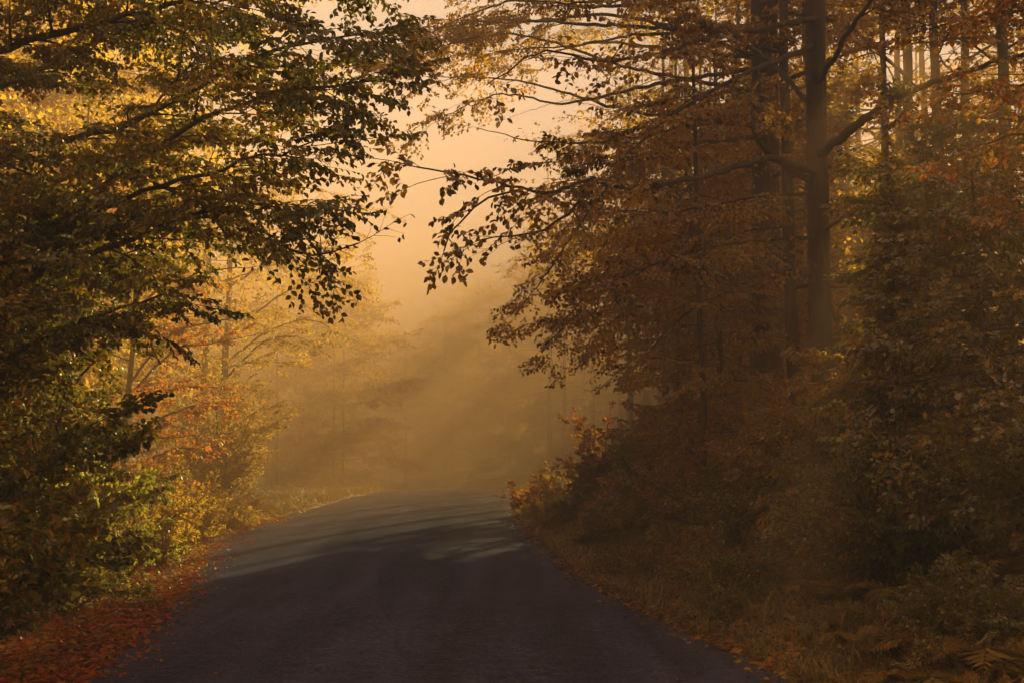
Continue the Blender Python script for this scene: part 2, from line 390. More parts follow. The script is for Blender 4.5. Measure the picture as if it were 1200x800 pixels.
# road sheet (u across 0..1, v along in metres)
su = np.linspace(-1, 1, 25); yr = np.concatenate([np.arange(-40, 60, .25), np.arange(60, 160, 1)])
S2, Y2 = np.meshgrid(su, yr)
edge = 1 + (np.convolve(RNG.normal(0, 1, len(yr) + 4), [.2] * 5, 'valid') * .05)[:, None] * (np.abs(S2) > .9)
SX = S2 * np.where(S2 > 0, HW, hwl(Y2)) * edge
V = np.stack([cx(Y2) + SX, Y2, zr(Y2) + .012 + .055 * (1 - S2 ** 2)], -1).reshape(-1, 3)
uv = np.stack([(S2 + 1) / 2, Y2], -1).reshape(-1, 2)
nx, ny = len(su), len(yr); i, j = np.meshgrid(np.arange(ny - 1), np.arange(nx - 1), indexing='ij'); b0 = (i * nx + j).ravel()
def road_material():
    m, t, out = newmat('asphalt'); N = t.nodes.new; lk = t.links.new
    tc = N('ShaderNodeTexCoord'); sp = N('ShaderNodeSeparateXYZ'); lk(tc.outputs['UV'], sp.inputs[0])
    def math_(op, a, b=None, c=None):
        n = N('ShaderNodeMath'); n.operation = op
        for k, v in enumerate((a, b, c)):
            if v is None: continue
            if isinstance(v, (int, float)): n.inputs[k].default_value = v
            else: lk(v, n.inputs[k])
        return n.outputs[0]
    def noise(sc, det=3, vec=None):
        n = N('ShaderNodeTexNoise'); n.inputs['Scale'].default_value = sc; n.inputs['Detail'].default_value = det
        lk(vec or tc.outputs['Object'], n.inputs['Vector']); return n.outputs['Fac']
    u, v = sp.outputs[0], sp.outputs[1]
    fine = noise(38, 5); mid = noise(9, 4); big = noise(.55, 3)
    mp = N('ShaderNodeMapping'); mp.inputs['Scale'].default_value = (2.2, .12, 1); lk(tc.outputs['Object'], mp.inputs[0])
    strk = noise(1, 3, mp.outputs[0])
    # paving seam wandering along the middle; its left lane is a little paler
    wv = N('ShaderNodeCombineXYZ'); lk(v, wv.inputs[1]); wob = noise(.35, 2, wv.outputs[0])
    us = math_('MULTIPLY_ADD', wob, .05, .445)
    du = math_('SUBTRACT', u, us)
    jag = math_('MULTIPLY_ADD', mid, .012, -.006)
    seam = math_('LESS_THAN', math_('ABSOLUTE', math_('ADD', du, jag)), .0032)
    lane = math_('LESS_THAN', du, 0.0)
    edge = math_('POWER', math_('ABSOLUTE', math_('MULTIPLY_ADD', u, 2, -1)), 7)
    val = math_('MULTIPLY_ADD', math_('SUBTRACT', fine, .5), .20, .024)
    val = math_('MULTIPLY_ADD', math_('SUBTRACT', mid, .5), .07, val)
    val = math_('MULTIPLY_ADD', math_('SUBTRACT', big, .5), .03, val)
    val = math_('MULTIPLY_ADD', math_('SUBTRACT', strk, .5), .08, val)
    val = math_('MULTIPLY_ADD', lane, .010, val)
    val = math_('MULTIPLY_ADD', edge, .022, val)
    val = math_('MULTIPLY', val, math_('MULTIPLY_ADD', seam, -.22, 1))
    val = math_('MAXIMUM', val, .006)
    cb = N('ShaderNodeCombineXYZ'); lk(math_('MULTIPLY', val, .88), cb.inputs[0]); lk(math_('MULTIPLY', val, .95), cb.inputs[1]); lk(math_('MULTIPLY', val, 2.1), cb.inputs[2])
    p = N('ShaderNodeBsdfDiffuse'); gl = N('ShaderNodeBsdfGlossy'); gl.inputs['Roughness'].default_value = .5; gl.inputs[0].default_value = (.026, .025, .032, 1); ad = N('ShaderNodeAddShader')
    lk(cb.outputs[0], p.inputs[0]); lk(p.outputs[0], ad.inputs[0]); lk(gl.outputs[0], ad.inputs[1])
    bp = N('ShaderNodeBump'); bp.inputs['Strength'].default_value = .6; bp.inputs['Distance'].default_value = .006
    lk(math_('ADD', fine, mid), bp.inputs['Height']); lk(bp.outputs[0], p.inputs['Normal']); lk(bp.outputs[0], gl.inputs['Normal']); lk(ad.outputs[0], out.inputs[0]); return m
mb = MB(); mb.add(V, np.stack([b0, b0 + 1, b0 + nx + 1, b0 + nx], 1)); structure(mb.build('road', [road_material()], smooth=True, uv=uv))

# ------------------------------------------------------------------ tree makers
def trunk_poly(base, H, rng, lean=(0, 0), wob=.05):
    z = np.linspace(0, H, max(6, int(H / .5))); u = z / H
    w = np.cumsum(rng.normal(0, wob, (len(z), 2)), 0) * .25; w -= w[0]
    return np.stack([base[0] + lean[0] * u * H + w[:, 0], base[1] + lean[1] * u * H + w[:, 1], base[2] - .15 + z], 1)
def build_tree(name, label, base, H, r, limbs, rng, pal='beech', leaf=.085, lod=2, bark=None, trunk=None, lean=(0, 0), sec=1.3, step=.34, spray=.62,
               kind='full', droop=.15, dens=.3, group=None, cat='tree', lr=.33, twigs=True, start=.25, wood_k=14, wood_limbs=None, tilt=.35, nrm_j=.45, limb_parts=False, carve=True, trunk_top=.15, start_l=None, fan=1.0):
    root = thing(name, label, cat, base, group)
    tp = trunk if trunk is not None else trunk_poly(base, H, rng, lean)
    tp = resample(tp, .35)
    n = len(tp); u = np.linspace(0, 1, n); h = tp[:, 2] - tp[0, 2]
    R = r * ((1 - u) * (1 - trunk_top) + trunk_top) ** .8 * (1 + .7 * np.exp(-h / (2.2 * r + .05)))
    w = MB(); tube(w, tp, R, wood_k, 0, .10, rng)
    fol = Foliage(rng); cr = MB()
    for k, L in enumerate(limbs):
        kw = dict(sec=sec, step=step, spray=spray, kind=kind, droop=droop, dens=dens, start=start, tilt=tilt, fan=fan)
        rr = None
        if isinstance(L, dict): kw.update({q: v for q, v in L.items() if q not in ('P', 'r')}); rr = L.get('r'); P = L['P']
        else: P = L
        hh = np.interp(P[0][2], tp[:, 2], R)
        rr = rr or min(hh * .6, max(.012, lr * hh))
        if limb_parts:
            lw = MB(); grow_limb(lw, fol, P, rr, rng, **kw); lw.build('limb', [bark or BARK], root, base, True)
        else: grow_limb(w, fol, P, rr, rng, **kw)
    w.build('trunk', [bark or BARK], root, base, True)
    fol.build(cr, leaf, lod, 0, 1, twigs=twigs, nrm_j=nrm_j, carve=carve)
    cr.build('crown', [LM[pal], TWIG], root, base)
    return root
def build_shrub(name, label, base, H, rad, ns, rng, pal='under', leaf=.06, lod=2, spray=.5, kind='full', group=None, cat='shrub', sec=.55, step=.22, dens=.22, droop=.12, tilt=.5, flat=.0, aim=(0, 0)):
    root = thing(name, label, cat, base, group); w = MB(); fol = Foliage(rng); cr = MB()
    for i in range(ns):
        a = i * 2.399 + rng.uniform(-.5, .5); rr = rad * math.sqrt((i + .6) / ns); hh = H * (1 - .55 * (rr / rad) ** 2) * rng.uniform(.7, 1.05)
        e = np.array([math.cos(a) * rr + aim[0] * hh, math.sin(a) * rr + aim[1] * hh, hh])
        b = base + np.array([math.cos(a) * .12, math.sin(a) * .12, -.05])
        P = np.array([b, b + e * np.array([.25, .25, .45]), b + e * np.array([.62, .62, .85]), b + e])
        grow_limb(w, fol, P, .008 + .006 * H, rng, sec=sec, step=step, start=.2, spray=spray, kind=kind, droop=droop, dens=dens, lift=.1, tilt=tilt, rtip=.004)
    w.build('stems', [TWIG], root, base, True)
    fol.build(cr, leaf, lod, 0, 1, twigs=True, nrm_j=.6)
    cr.build('foliage', [LM[pal], TWIG], root, base)
    return root
def PXL(*pts): return np.array([at(*q) for q in pts])
def tw(tr, z): return np.array([np.interp(z, tr[:, 2], tr[:, k]) for k in range(3)])
def from_trunk(tr, *pts):
    """limb polyline through pixels, rooted on the trunk at the height of its first point"""
    P = PXL(*pts); q = tw(tr, P[0][2] - .15); return np.vstack([q, P[1:]])
def rg(k): return np.random.default_rng(k)

# sun gaps
BEAMS += [(at(*q), r) for q, r in [
    ((350, 612, 34), 1.0), ((430, 606, 38), 1.3), ((520, 600, 42), 1.3), ((580, 598, 44), 1.2), ((300, 640, 27), .6), ((440, 597, 47), 1.3), ((540, 590, 50), 1.2),    # lit band on the road
    ((230, 620, 21.5), 1.2), ((120, 600, 17), 1.1), ((170, 650, 19), .9), ((265, 615, 24.5), 1.1),     # shrubs on the left verge
    ((240, 350, 26), 1.5), ((250, 480, 26), 1.0), ((200, 420, 26), 1.0),            # orange sapling
    ((390, 330, 45), 1.6), ((330, 380, 44), 1.2), ((640, 600, 37), 1.5), ((700, 490, 33), .9), ((300, 520, 37), .9),
    ((600, 150, 24), .7), ((740, 110, 25), .8), ((650, 90, 24), .8), ((700, 290, 24), .6), ((560, 60, 24), .7),
    ((612, 425, 44), 1.4), ((612, 425, 54), 1.7), ((612, 425, 64), 2.0), ((612, 425, 74), 2.2), ((612, 425, 86), 2.4), ((655, 500, 44), 1.3), ((655, 500, 54), 1.6), ((655, 500, 64), 1.8), ((655, 500, 76), 1.9), ((560, 520, 52), .8), ((560, 520, 62), .9), ((400, 330, 55), 1.6), ((470, 330, 62), 2.0), ((520, 270, 70), 2.2),        # shafts in the haze
    ((1150, 130, 12), .4), ((250, 668, 21), .8), ((150, 250, 10.5), .7), ((60, 400, 11), .7), ((300, 150, 10), .5), ((130, 500, 11), .5), ((200, 60, 10.5), .6), ((380, 60, 10), .5),
    
    ((30, 330, 16.5), 1.5), ((20, 420, 16.5), 1.3), ((70, 300, 20), 1.6), ((110, 420, 20), 1.3), ((60, 480, 14.2), 1.0), ((110, 540, 15), .9), ((100, 300, 28), 1.8),
    ((60, 150, 26), 2.0), ((120, 250, 30), 2.0), ((300, 150, 40), 2.5),
]]

_b = np.random.default_rng(77)
for _ in range(38):                                 # small gaps that let flecks of sun through to the right hand foliage
    d = _b.uniform(16, 28); q = at(_b.uniform(680, 1160), _b.uniform(40, 340), d)
    if q[0] > 3.6 or q[2] > 7.5: BEAMS.append((q, _b.uniform(.25, .42)))
# ---------------------------------------------------------------- right side trees
def right_trees():
    rng = rg(101)
    # main dark trunk
    b = ground_pt(*at(966, 530, 20)[:2])
    tr = np.array([b + [0, 0, -.15], at(966, 480, 20), at(961, 350, 20), at(958, 200, 20), at(956, 60, 20), at(957, -60, 20), at(965, -260, 20), at(955, -460, 20.3)])
    T = resample(tr, .3)
    f = lambda *p: from_trunk(T, *p)
    limbs = [
     dict(P=f((948, 190, 20), (900, 186, 18.3), (830, 206, 16.6), (742, 220, 14.8), (690, 211, 13.9), (640, 226, 13.1), (560, 208, 12.4), (488, 196, 11.9)), r=.052, sec=.85, start=.55, step=.3, spray=.46, kind='lean', droop=.25),
     dict(P=PXL((700, 213, 14.0), (655, 258, 13.6), (620, 273, 13.3), (560, 282, 13)), r=.02, sec=.5, spray=.4, kind='bare', start=.3),
     dict(P=PXL((610, 222, 12.9), (560, 240, 12.6), (530, 270, 12.4), (520, 295, 12.3)), r=.012, sec=.45, spray=.4, kind='lean', start=.2, droop=.4),
     dict(P=f((945, 205, 20), (900, 178, 19.6), (882, 150, 19.4)), r=.06, rtip=.03, sec=.15, spray=.2, start=.9, kind='bare'),
     dict(P=f((945, 40, 20), (862, 92, 18), (790, 135, 16.5), (705, 205, 15)), r=.045, sec=1.1, start=.3, kind='full'),
     dict(P=f((948, 10, 20), (850, 42, 17), (720, 72, 15), (640, 60, 14.2), (570, 100, 13.5)), r=.05, sec=.9, start=.45, kind='lean'),
     dict(P=f((950, -50, 20), (840, -20, 17), (720, 0, 15), (640, 5, 14)), r=.05, sec=1.0, start=.35, kind='thin'),
     dict(P=f((948, 215, 20), (880, 232, 18.6), (800, 247, 17.2), (720, 246, 16.2)), r=.03, sec=.9, start=.3, kind='thin'),
     dict(P=f((948, 265, 20), (860, 285, 18), (780, 305, 16.8), (705, 340, 15.8), (700, 372, 15.6)), r=.03, sec=1.0, start=.3),
     dict(P=f((968, 170, 20), (1010, 142, 18.5), (1055, 112, 17.3), (1110, 92, 16), (1200, 62, 14.5), (1290, 40, 13.6)), r=.07, sec=1.0, start=.35, kind='thin'),
     dict(P=f((966, 90, 20), (1000, 30, 19), (1050, -30, 18), (1100, -70, 17)), r=.05, sec=1.2, start=.4),
     dict(P=f((968, 260, 20), (1030, 235, 18.5), (1100, 225, 17)), r=.035, sec=1.1, start=.35),
     dict(P=f((955, 120, 20), (900, 70, 21), (830, 30, 22.5), (760, 20, 24)), r=.045, sec=1.4, start=.3),
    ]
    limbs += auto_limbs(b, 15.5, 8.5, 11, 5.0, rng, T, up=.3)
    build_tree('beech_tree', 'tall dark beech trunk with a long bent limb reaching over the road', b, 0, .165, limbs, rng, 'beech', .072, 2, trunk=tr, limb_parts=True, trunk_top=.5)
    # broad trunk behind it
    rng = rg(102); b = ground_pt(at(899, 500, 27)[0], 27)
    tr = np.array([b + [0, 0, -.15], at(899, 400, 27), at(897, 200, 27), at(895, 0, 27), at(892, -200, 27), at(890, -420, 27)]); T = resample(tr, .3)
    f = lambda *p: from_trunk(T, *p)
    limbs = [f((870, 150, 27), (760, 178, 25), (705, 230, 24), (655, 300, 23.5), (603, 372, 23)),
             f((870, 235, 27), (780, 252, 25.5), (725, 300, 24.5), (680, 355, 24), (634, 408, 23.5)),
             f((870, 70, 27), (760, 100, 25.5), (660, 122, 24), (590, 110, 23), (520, 135, 22)),
             f((870, 120, 27), (750, 160, 25), (650, 168, 23), (560, 150, 22)),
             f((870, -20, 27), (720, 8, 25), (600, 2, 24), (500, 40, 23)), f((876, 140, 27), (740, 130, 25.5), (610, 95, 24.5), (500, 90, 23.5)), f((876, 60, 27), (740, 20, 26), (620, 25, 25.5), (470, 40, 25)), f((870, 100, 27), (740, 80, 25), (600, 40, 23.5), (470, 70, 22.5)), f((870, 30, 27), (720, 30, 25.5), (560, 25, 24), (450, 60, 23)), f((875, -70, 27), (760, -50, 25.5), (650, -40, 24.5), (560, -5, 24)), f((872, 20, 27), (760, 40, 26), (660, 55, 25), (570, 60, 24.5)),
             f((870, 290, 27), (800, 320, 26), (745, 350, 25.5), (715, 385, 25)),
             f((880, 60, 27), (800, 60, 28), (700, 50, 29), (600, 75, 30)),
             f((880, 180, 27), (820, 210, 25.5), (770, 270, 24.5), (750, 320, 24)),
             f((880, 320, 27), (830, 350, 25.5), (780, 390, 25), (755, 420, 24.6)),
             f((915, 200, 27), (980, 190, 25), (1050, 200, 24)), f((915, 100, 27), (1000, 60, 26), (1090, 60, 25)),
             f((915, 0, 27), (1000, -40, 26), (1090, -70, 25))]
    limbs = [dict(P=P, r=.05, kind='full' if k < 5 or 5 < k < 14 else 'thin', step=.34) for k, P in enumerate(limbs)] + auto_limbs(b, 16, 9, 9, 5.5, rng, T)
    build_tree('beech_tree', 'broad hazy trunk just left of the dark beech with amber drooping sprays', b, 0, .33, limbs, rng, 'amber', .075, 1, trunk=tr, sec=1.3, step=.42, spray=.62, droop=.35, dens=.34, kind='thin', trunk_top=.6, lr=.2)
    # trunk right behind, lower part showing
    rng = rg(103); b = ground_pt(at(932, 500, 23)[0], 23); tr = trunk_poly(b, 13, rng)
    limbs = auto_limbs(b, 12.5, 3.2, 10, 2.3, rng, tr, up=.05)
    build_tree('amber_tree', 'slim trunk half hidden behind the left edge of the dark beech trunk', b, 13, .14, limbs, rng, 'amber', .085, 2, trunk=tr, step=.4, dens=.36)
    # thin sapling stem
    rng = rg(104); b = ground_pt(at(822, 520, 23)[0], 23)
    tr = np.array([b + [0, 0, -.1], at(825, 480, 23), at(820, 380, 23), at(818, 290, 23), at(815, 180, 23), at(812, 60, 23)]); T = resample(tr, .3)
    limbs = auto_limbs(b, 8.2, 1.2, 22, 1.9, rng, T, up=.1, shape='cone')
    build_tree('beech_sapling', 'thin straight dark sapling stem left of the broad trunk, hung with amber leaves', b, 0, .05, limbs, rng, 'amber', .08, 2, trunk=tr, sec=.8, spray=.5, step=.32, dens=.3, kind='thin', trunk_top=.4)
    for k, (x, y, H, h0, Lm, lab) in enumerate([(4.2, 50, 21, 8.5, 6.5, 'tall golden crown in the haze to the right of the gap above the road'), (-10.0, 46, 22, 8.0, 6.8, 'tall golden crown in the haze to the left of the gap above the road'), (-13.5, 62, 23.5, 8, 8.0, 'tall pale golden crown farther along the left of the gap')]):
        rng = rg(130 + k); b = ground_pt(x, y); tr = trunk_poly(b, H, rng)
        build_tree('golden_beech', lab, b, H, .11, auto_limbs(b, H - .2, h0, 24, Lm, rng, tr, up=.1, droop=.7), rng, 'gold', .10, 1, trunk=tr, sec=1.6, step=.42, spray=.8, kind='thin', dens=.42, droop=.35)
    # dark layered tree at the edge of the verge
    rng = rg(105); b = ground_pt(at(800, 560, 29)[0], 29); tr = trunk_poly(b, 6.4, rng)
    limbs = auto_limbs(b, 6.2, .7, 30, 1.9, rng, tr, up=.02, shape='cone', droop=.25)
    build_tree('layered_beech', 'dark young beech in flat tiers at the right edge of the road gap', b, 6.4, .06, limbs, rng, 'beech', .07, 2, trunk=tr, sec=.7, spray=.5, step=.26, dens=.24, kind='thin', trunk_top=.2, tilt=.18)
    rng = rg(106); b = ground_pt(at(845, 560, 26)[0], 26); tr = trunk_poly(b, 5.4, rng)
    build_tree('layered_beech', 'bushy amber young beech between the layered beech and the dark trunk', b, 5.4, .06, auto_limbs(b, 5.2, .6, 26, 2.0, rng, tr, up=.1, shape='cone'), rng, 'amber', .075, 2, trunk=tr, sec=.8, spray=.5, step=.28, dens=.26, trunk_top=.2)
    # near layered saplings on the bank to the right
    for k, (px, d, H, pal, lab) in enumerate([
        (1105, 17, 4.6, 'under', 'olive beech sapling in level tiers right of the dark trunk'),
        (1165, 14, 3.9, 'under', 'olive brown beech sapling nearest the right edge of the view'),
        (1045, 16, 2.3, 'amber', 'low amber sapling at the foot of the dark beech trunk'),
        (1130, 21, 6.5, 'hazel', 'dark leafy sapling behind the olive tiers on the right')]):
        rng = rg(110 + k); b = ground_pt(at(px, 560, d)[0], d); tr = trunk_poly(b, H, rng, (-.04, -.02))
        build_tree('beech_sapling', lab, b, H, .04, auto_limbs(b, H * .98, .5, int(7 * H), 1.7, rng, tr, up=.08, shape='cone', droop=.3), rng, pal, .075, 2, trunk=tr, sec=.75, spray=.5, step=.26, dens=.25, trunk_top=.25, tilt=.2)
    # orange leaved tree reaching in from outside the frame
    rng = rg(120); b = ground_pt(5.9, 13.2); tr = trunk_poly(b, 9, rng)
    L = [dict(P=from_trunk(tr, *p), r=.03) for p in [
        ((1330, 60, 13), (1240, 85, 12.4), (1180, 105, 12), (1120, 110, 11.6)), ((1330, 160, 13), (1240, 150, 12.4), (1180, 160, 12), (1130, 180, 11.8)),
        ((1330, 240, 13), (1250, 240, 12.4), (1190, 250, 12)), ((1330, -20, 13), (1240, 0, 12.5), (1170, 20, 12.2)), ((1330, -120, 13), (1220, -90, 12.5), (1130, -60, 12.2))]]
    L += auto_limbs(b, 8.8, 4.2, 8, 2.4, rng, tr)
    build_tree('orange_beech', 'orange leaved branches hanging into view at the upper right edge', b, 9, .1, L, rng, 'rust', .07, 3, trunk=tr, sec=.7, spray=.5, kind='thin', step=.3)
right_trees()

# ---------------------------------------------------------------- left side trees
def left_trees():
    rng = rg(201); b = ground_pt(-5.9, 11.4); tr = trunk_poly(b, 11, rng, (.02, 0)); T = resample(tr, .3)
    f = lambda *p: from_trunk(T, *p)
    L = [((-200, 360, 11.4), (20, 285, 11), (140, 205, 10.6), (240, 140, 10.3), (350, 105, 10), (440, 95, 9.7)),
         ((-200, 230, 11.4), (0, 185, 11), (160, 140, 10.6), (300, 65, 10.3), (440, 40, 10)),
         ((-200, 380, 11.4), (0, 300, 11), (150, 232, 10.5), (290, 190, 10), (370, 165, 9.6)),
         ((-200, 420, 11.4), (0, 340, 11), (130, 290, 10.6), (230, 250, 10.2), (300, 240, 9.9), (350, 250, 9.6)),
         ((-200, 140, 11.4), (0, 60, 11), (150, 20, 10.6), (300, -25, 10.3), (420, -30, 10)),
         ((-200, 60, 11.4), (-40, -10, 11), (120, -60, 10.6), (260, -90, 10.3)),
         ((-200, 500, 11.4), (-20, 430, 11), (90, 380, 10.7), (190, 345, 10.4)),
         ((-200, 300, 11.4), (-20, 240, 12.2), (110, 190, 13), (230, 70, 13.6)),
         ((-200, 180, 11.4), (-20, 110, 12.2), (110, 50, 13), (230, 10, 13.6), (340, -10, 14)),
         ((-200, 460, 11.4), (-20, 380, 12.2), (90, 320, 13), (170, 290, 13.6))]
    limbs = [dict(P=f(*p), r=.05) for p in L]
    limbs += [dict(P=PXL((180, 215, 10.4), (270, 252, 10.2), (330, 285, 10), (362, 302, 9.9), (420, 285, 9.8)), r=.016, sec=.6, spray=.42, kind='bare', start=.3, step=.3)]
    limbs += auto_limbs(b, 10.8, 6.5, 8, 3.5, rng, T)
    build_tree('overhanging_beech', 'dark leafy boughs reaching out over the road from the left edge', b, 11, .17, limbs, rng, 'bough', .05, 3, trunk=tr, sec=1.15, step=.18, spray=.48, dens=.16, start=.22, droop=.2, limb_parts=True)
    # hazel thicket at the left edge
    for k, (x, y, H, rd, lab) in enumerate([(-4.35, 10.6, 4.1, 1.15, 'tall dark hazel at the left edge with leaves overhanging the verge'),
                                            (-4.9, 13.4, 4.3, 1.3, 'second dark hazel behind the tall one, beside the lime leaves'),
                                            (-3.75, 9.0, 2.2, .8, 'low dark bush at the lower left edge of the view')]):
        build_shrub('hazel_bush', lab, ground_pt(x, y), H, rd, 11 if k < 2 else 9, rg(210 + k), 'bough', .062, 3, .46, 'full', 'dark hazels at the left edge', 'bush', sec=.7, step=.26, dens=.25, aim=(.08, 0))
    # orange sapling
    rng = rg(220); b = ground_pt(-7.2, 26); tr = trunk_poly(b, 8, rng, (.05, 0)); T = resample(tr, .3); f = lambda *p: from_trunk(T, *p)
    L = [dict(P=f(*p), r=.03) for p in [((120, 360, 26), (190, 335, 25.6), (250, 318, 25.2), (300, 312, 25)), ((120, 440, 26), (200, 392, 25.6), (260, 375, 25.2), (298, 365, 25)),
         ((120, 460, 26), (200, 412, 26.4), (250, 402, 26.8), (300, 392, 27)), ((120, 530, 26), (190, 490, 25.4), (250, 470, 25), (282, 482, 24.8)),
         ((120, 560, 26), (180, 535, 25.4), (230, 525, 25), (270, 545, 24.8)), ((120, 320, 26), (180, 290, 25.8), (240, 275, 25.5))]] + auto_limbs(b, 7.8, 1.5, 16, 2.0, rng, T)
    build_tree('orange_beech', 'orange and red leaved sapling leaning out over the left verge', b, 8, .08, L, rng, 'orange', .08, 2, trunk=tr, sec=.8, spray=.5, step=.3, kind='thin')
    # golden tree in the haze
    rng = rg(221); b = ground_pt(-9.2, 45); tr = trunk_poly(b, 12, rng, (.03, 0)); T = resample(tr, .3); f = lambda *p: from_trunk(T, *p)
    L = [dict(P=f(*p), r=.04) for p in [((265, 330, 45), (330, 300, 44.5), (380, 290, 44), (415, 300, 43.5)), ((265, 390, 45), (330, 345, 44.5), (380, 330, 44), (405, 345, 43.5)),
         ((265, 420, 45), (320, 385, 44.5), (365, 375, 44), (395, 390, 43.5)), ((265, 440, 45), (310, 400, 44.2), (350, 395, 44), (375, 410, 43.5)), ((265, 280, 45), (330, 240, 44.5), (390, 235, 44))]] + auto_limbs(b, 11.8, 4, 14, 3.2, rng, T)
    build_tree('golden_tree', 'golden tree fading into the haze beyond the orange sapling', b, 12, .14, L, rng, 'gold', .10, 1, trunk=tr, sec=1.2, spray=.65, step=.42, kind='thin', dens=.4)
    build_shrub('golden_bush', 'tall golden bush in the haze left of the far road', ground_pt(-7.6, 37), 4.4, 1.7, 12, rg(222), 'gold', .08, 1, .6, 'thin', cat='bush', sec=.8)
    build_shrub('golden_bush', 'rusty bush at the foot of the orange sapling', ground_pt(-7.0, 24.5), 2.6, 1.3, 10, rg(223), 'orange', .07, 2, .5, 'thin', cat='bush', sec=.6)
    build_shrub('lime_sapling', 'sunlit lime green sapling behind the dark hazels', ground_pt(-5.5, 17), 2.5, 1.25, 11, rg(224), 'lime', .085, 2, .5, cat='bush', sec=.6)
    build_shrub('lime_sapling', 'low lime green weeds below the lime sapling', ground_pt(-5.0, 15.6), .75, .8, 9, rg(225), 'lime', .06, 2, .35, cat='bush', sec=.35, step=.18)
    for k, (x, y, H, pal, lab) in enumerate([(-7.4, 16.5, 6.0, 'gold', 'sunlit golden sapling seen through the dark hazels'), (-8.8, 20.5, 7.5, 'gold', 'taller golden sapling behind the one among the hazels'), (-6.6, 14.2, 4.6, 'lime', 'lime green sapling rising through the dark hazels'), (-8.5, 28, 9, 'gold', 'slender golden tree between the hazels and the orange sapling')]):
        rng = rg(240 + k); b = ground_pt(x, y); tr = trunk_poly(b, H, rng)
        build_tree('golden_sapling', lab, b, H, .05, auto_limbs(b, H * .98, .8, int(5 * H), 1.9, rng, tr, up=.15, shape='cone' if k % 2 else 'round'), rng, pal, .07, 2, trunk=tr, sec=.8, spray=.5, step=.34, kind='thin', dens=.32, trunk_top=.25)
    for k, (x, y, H, rd, pal, lab) in enumerate([(-5.3, 21.5, 1.25, .75, 'gold', 'sunlit golden bush nearest the red leaf drift'), (-5.9, 23.5, 1.5, .9, 'gold', 'sunlit golden bush second along the left verge'),
         (-6.0, 27, 1.2, .9, 'gold', 'sunlit golden bush third along the left verge'), (-6.2, 31, .8, .9, 'gold', 'low golden weeds where the left verge meets the lit road'), (-5.3, 18.9, 1.1, .8, 'lime', 'lime and yellow bush between the sapling and golden bushes')]):
        build_shrub('verge_bush', lab, ground_pt(x, y), H, rd, 12, rg(230 + k), pal, .045, 2, .32, 'full', 'sunlit bushes on the left verge', 'bush', sec=.35, step=.2, dens=.22)
left_trees()

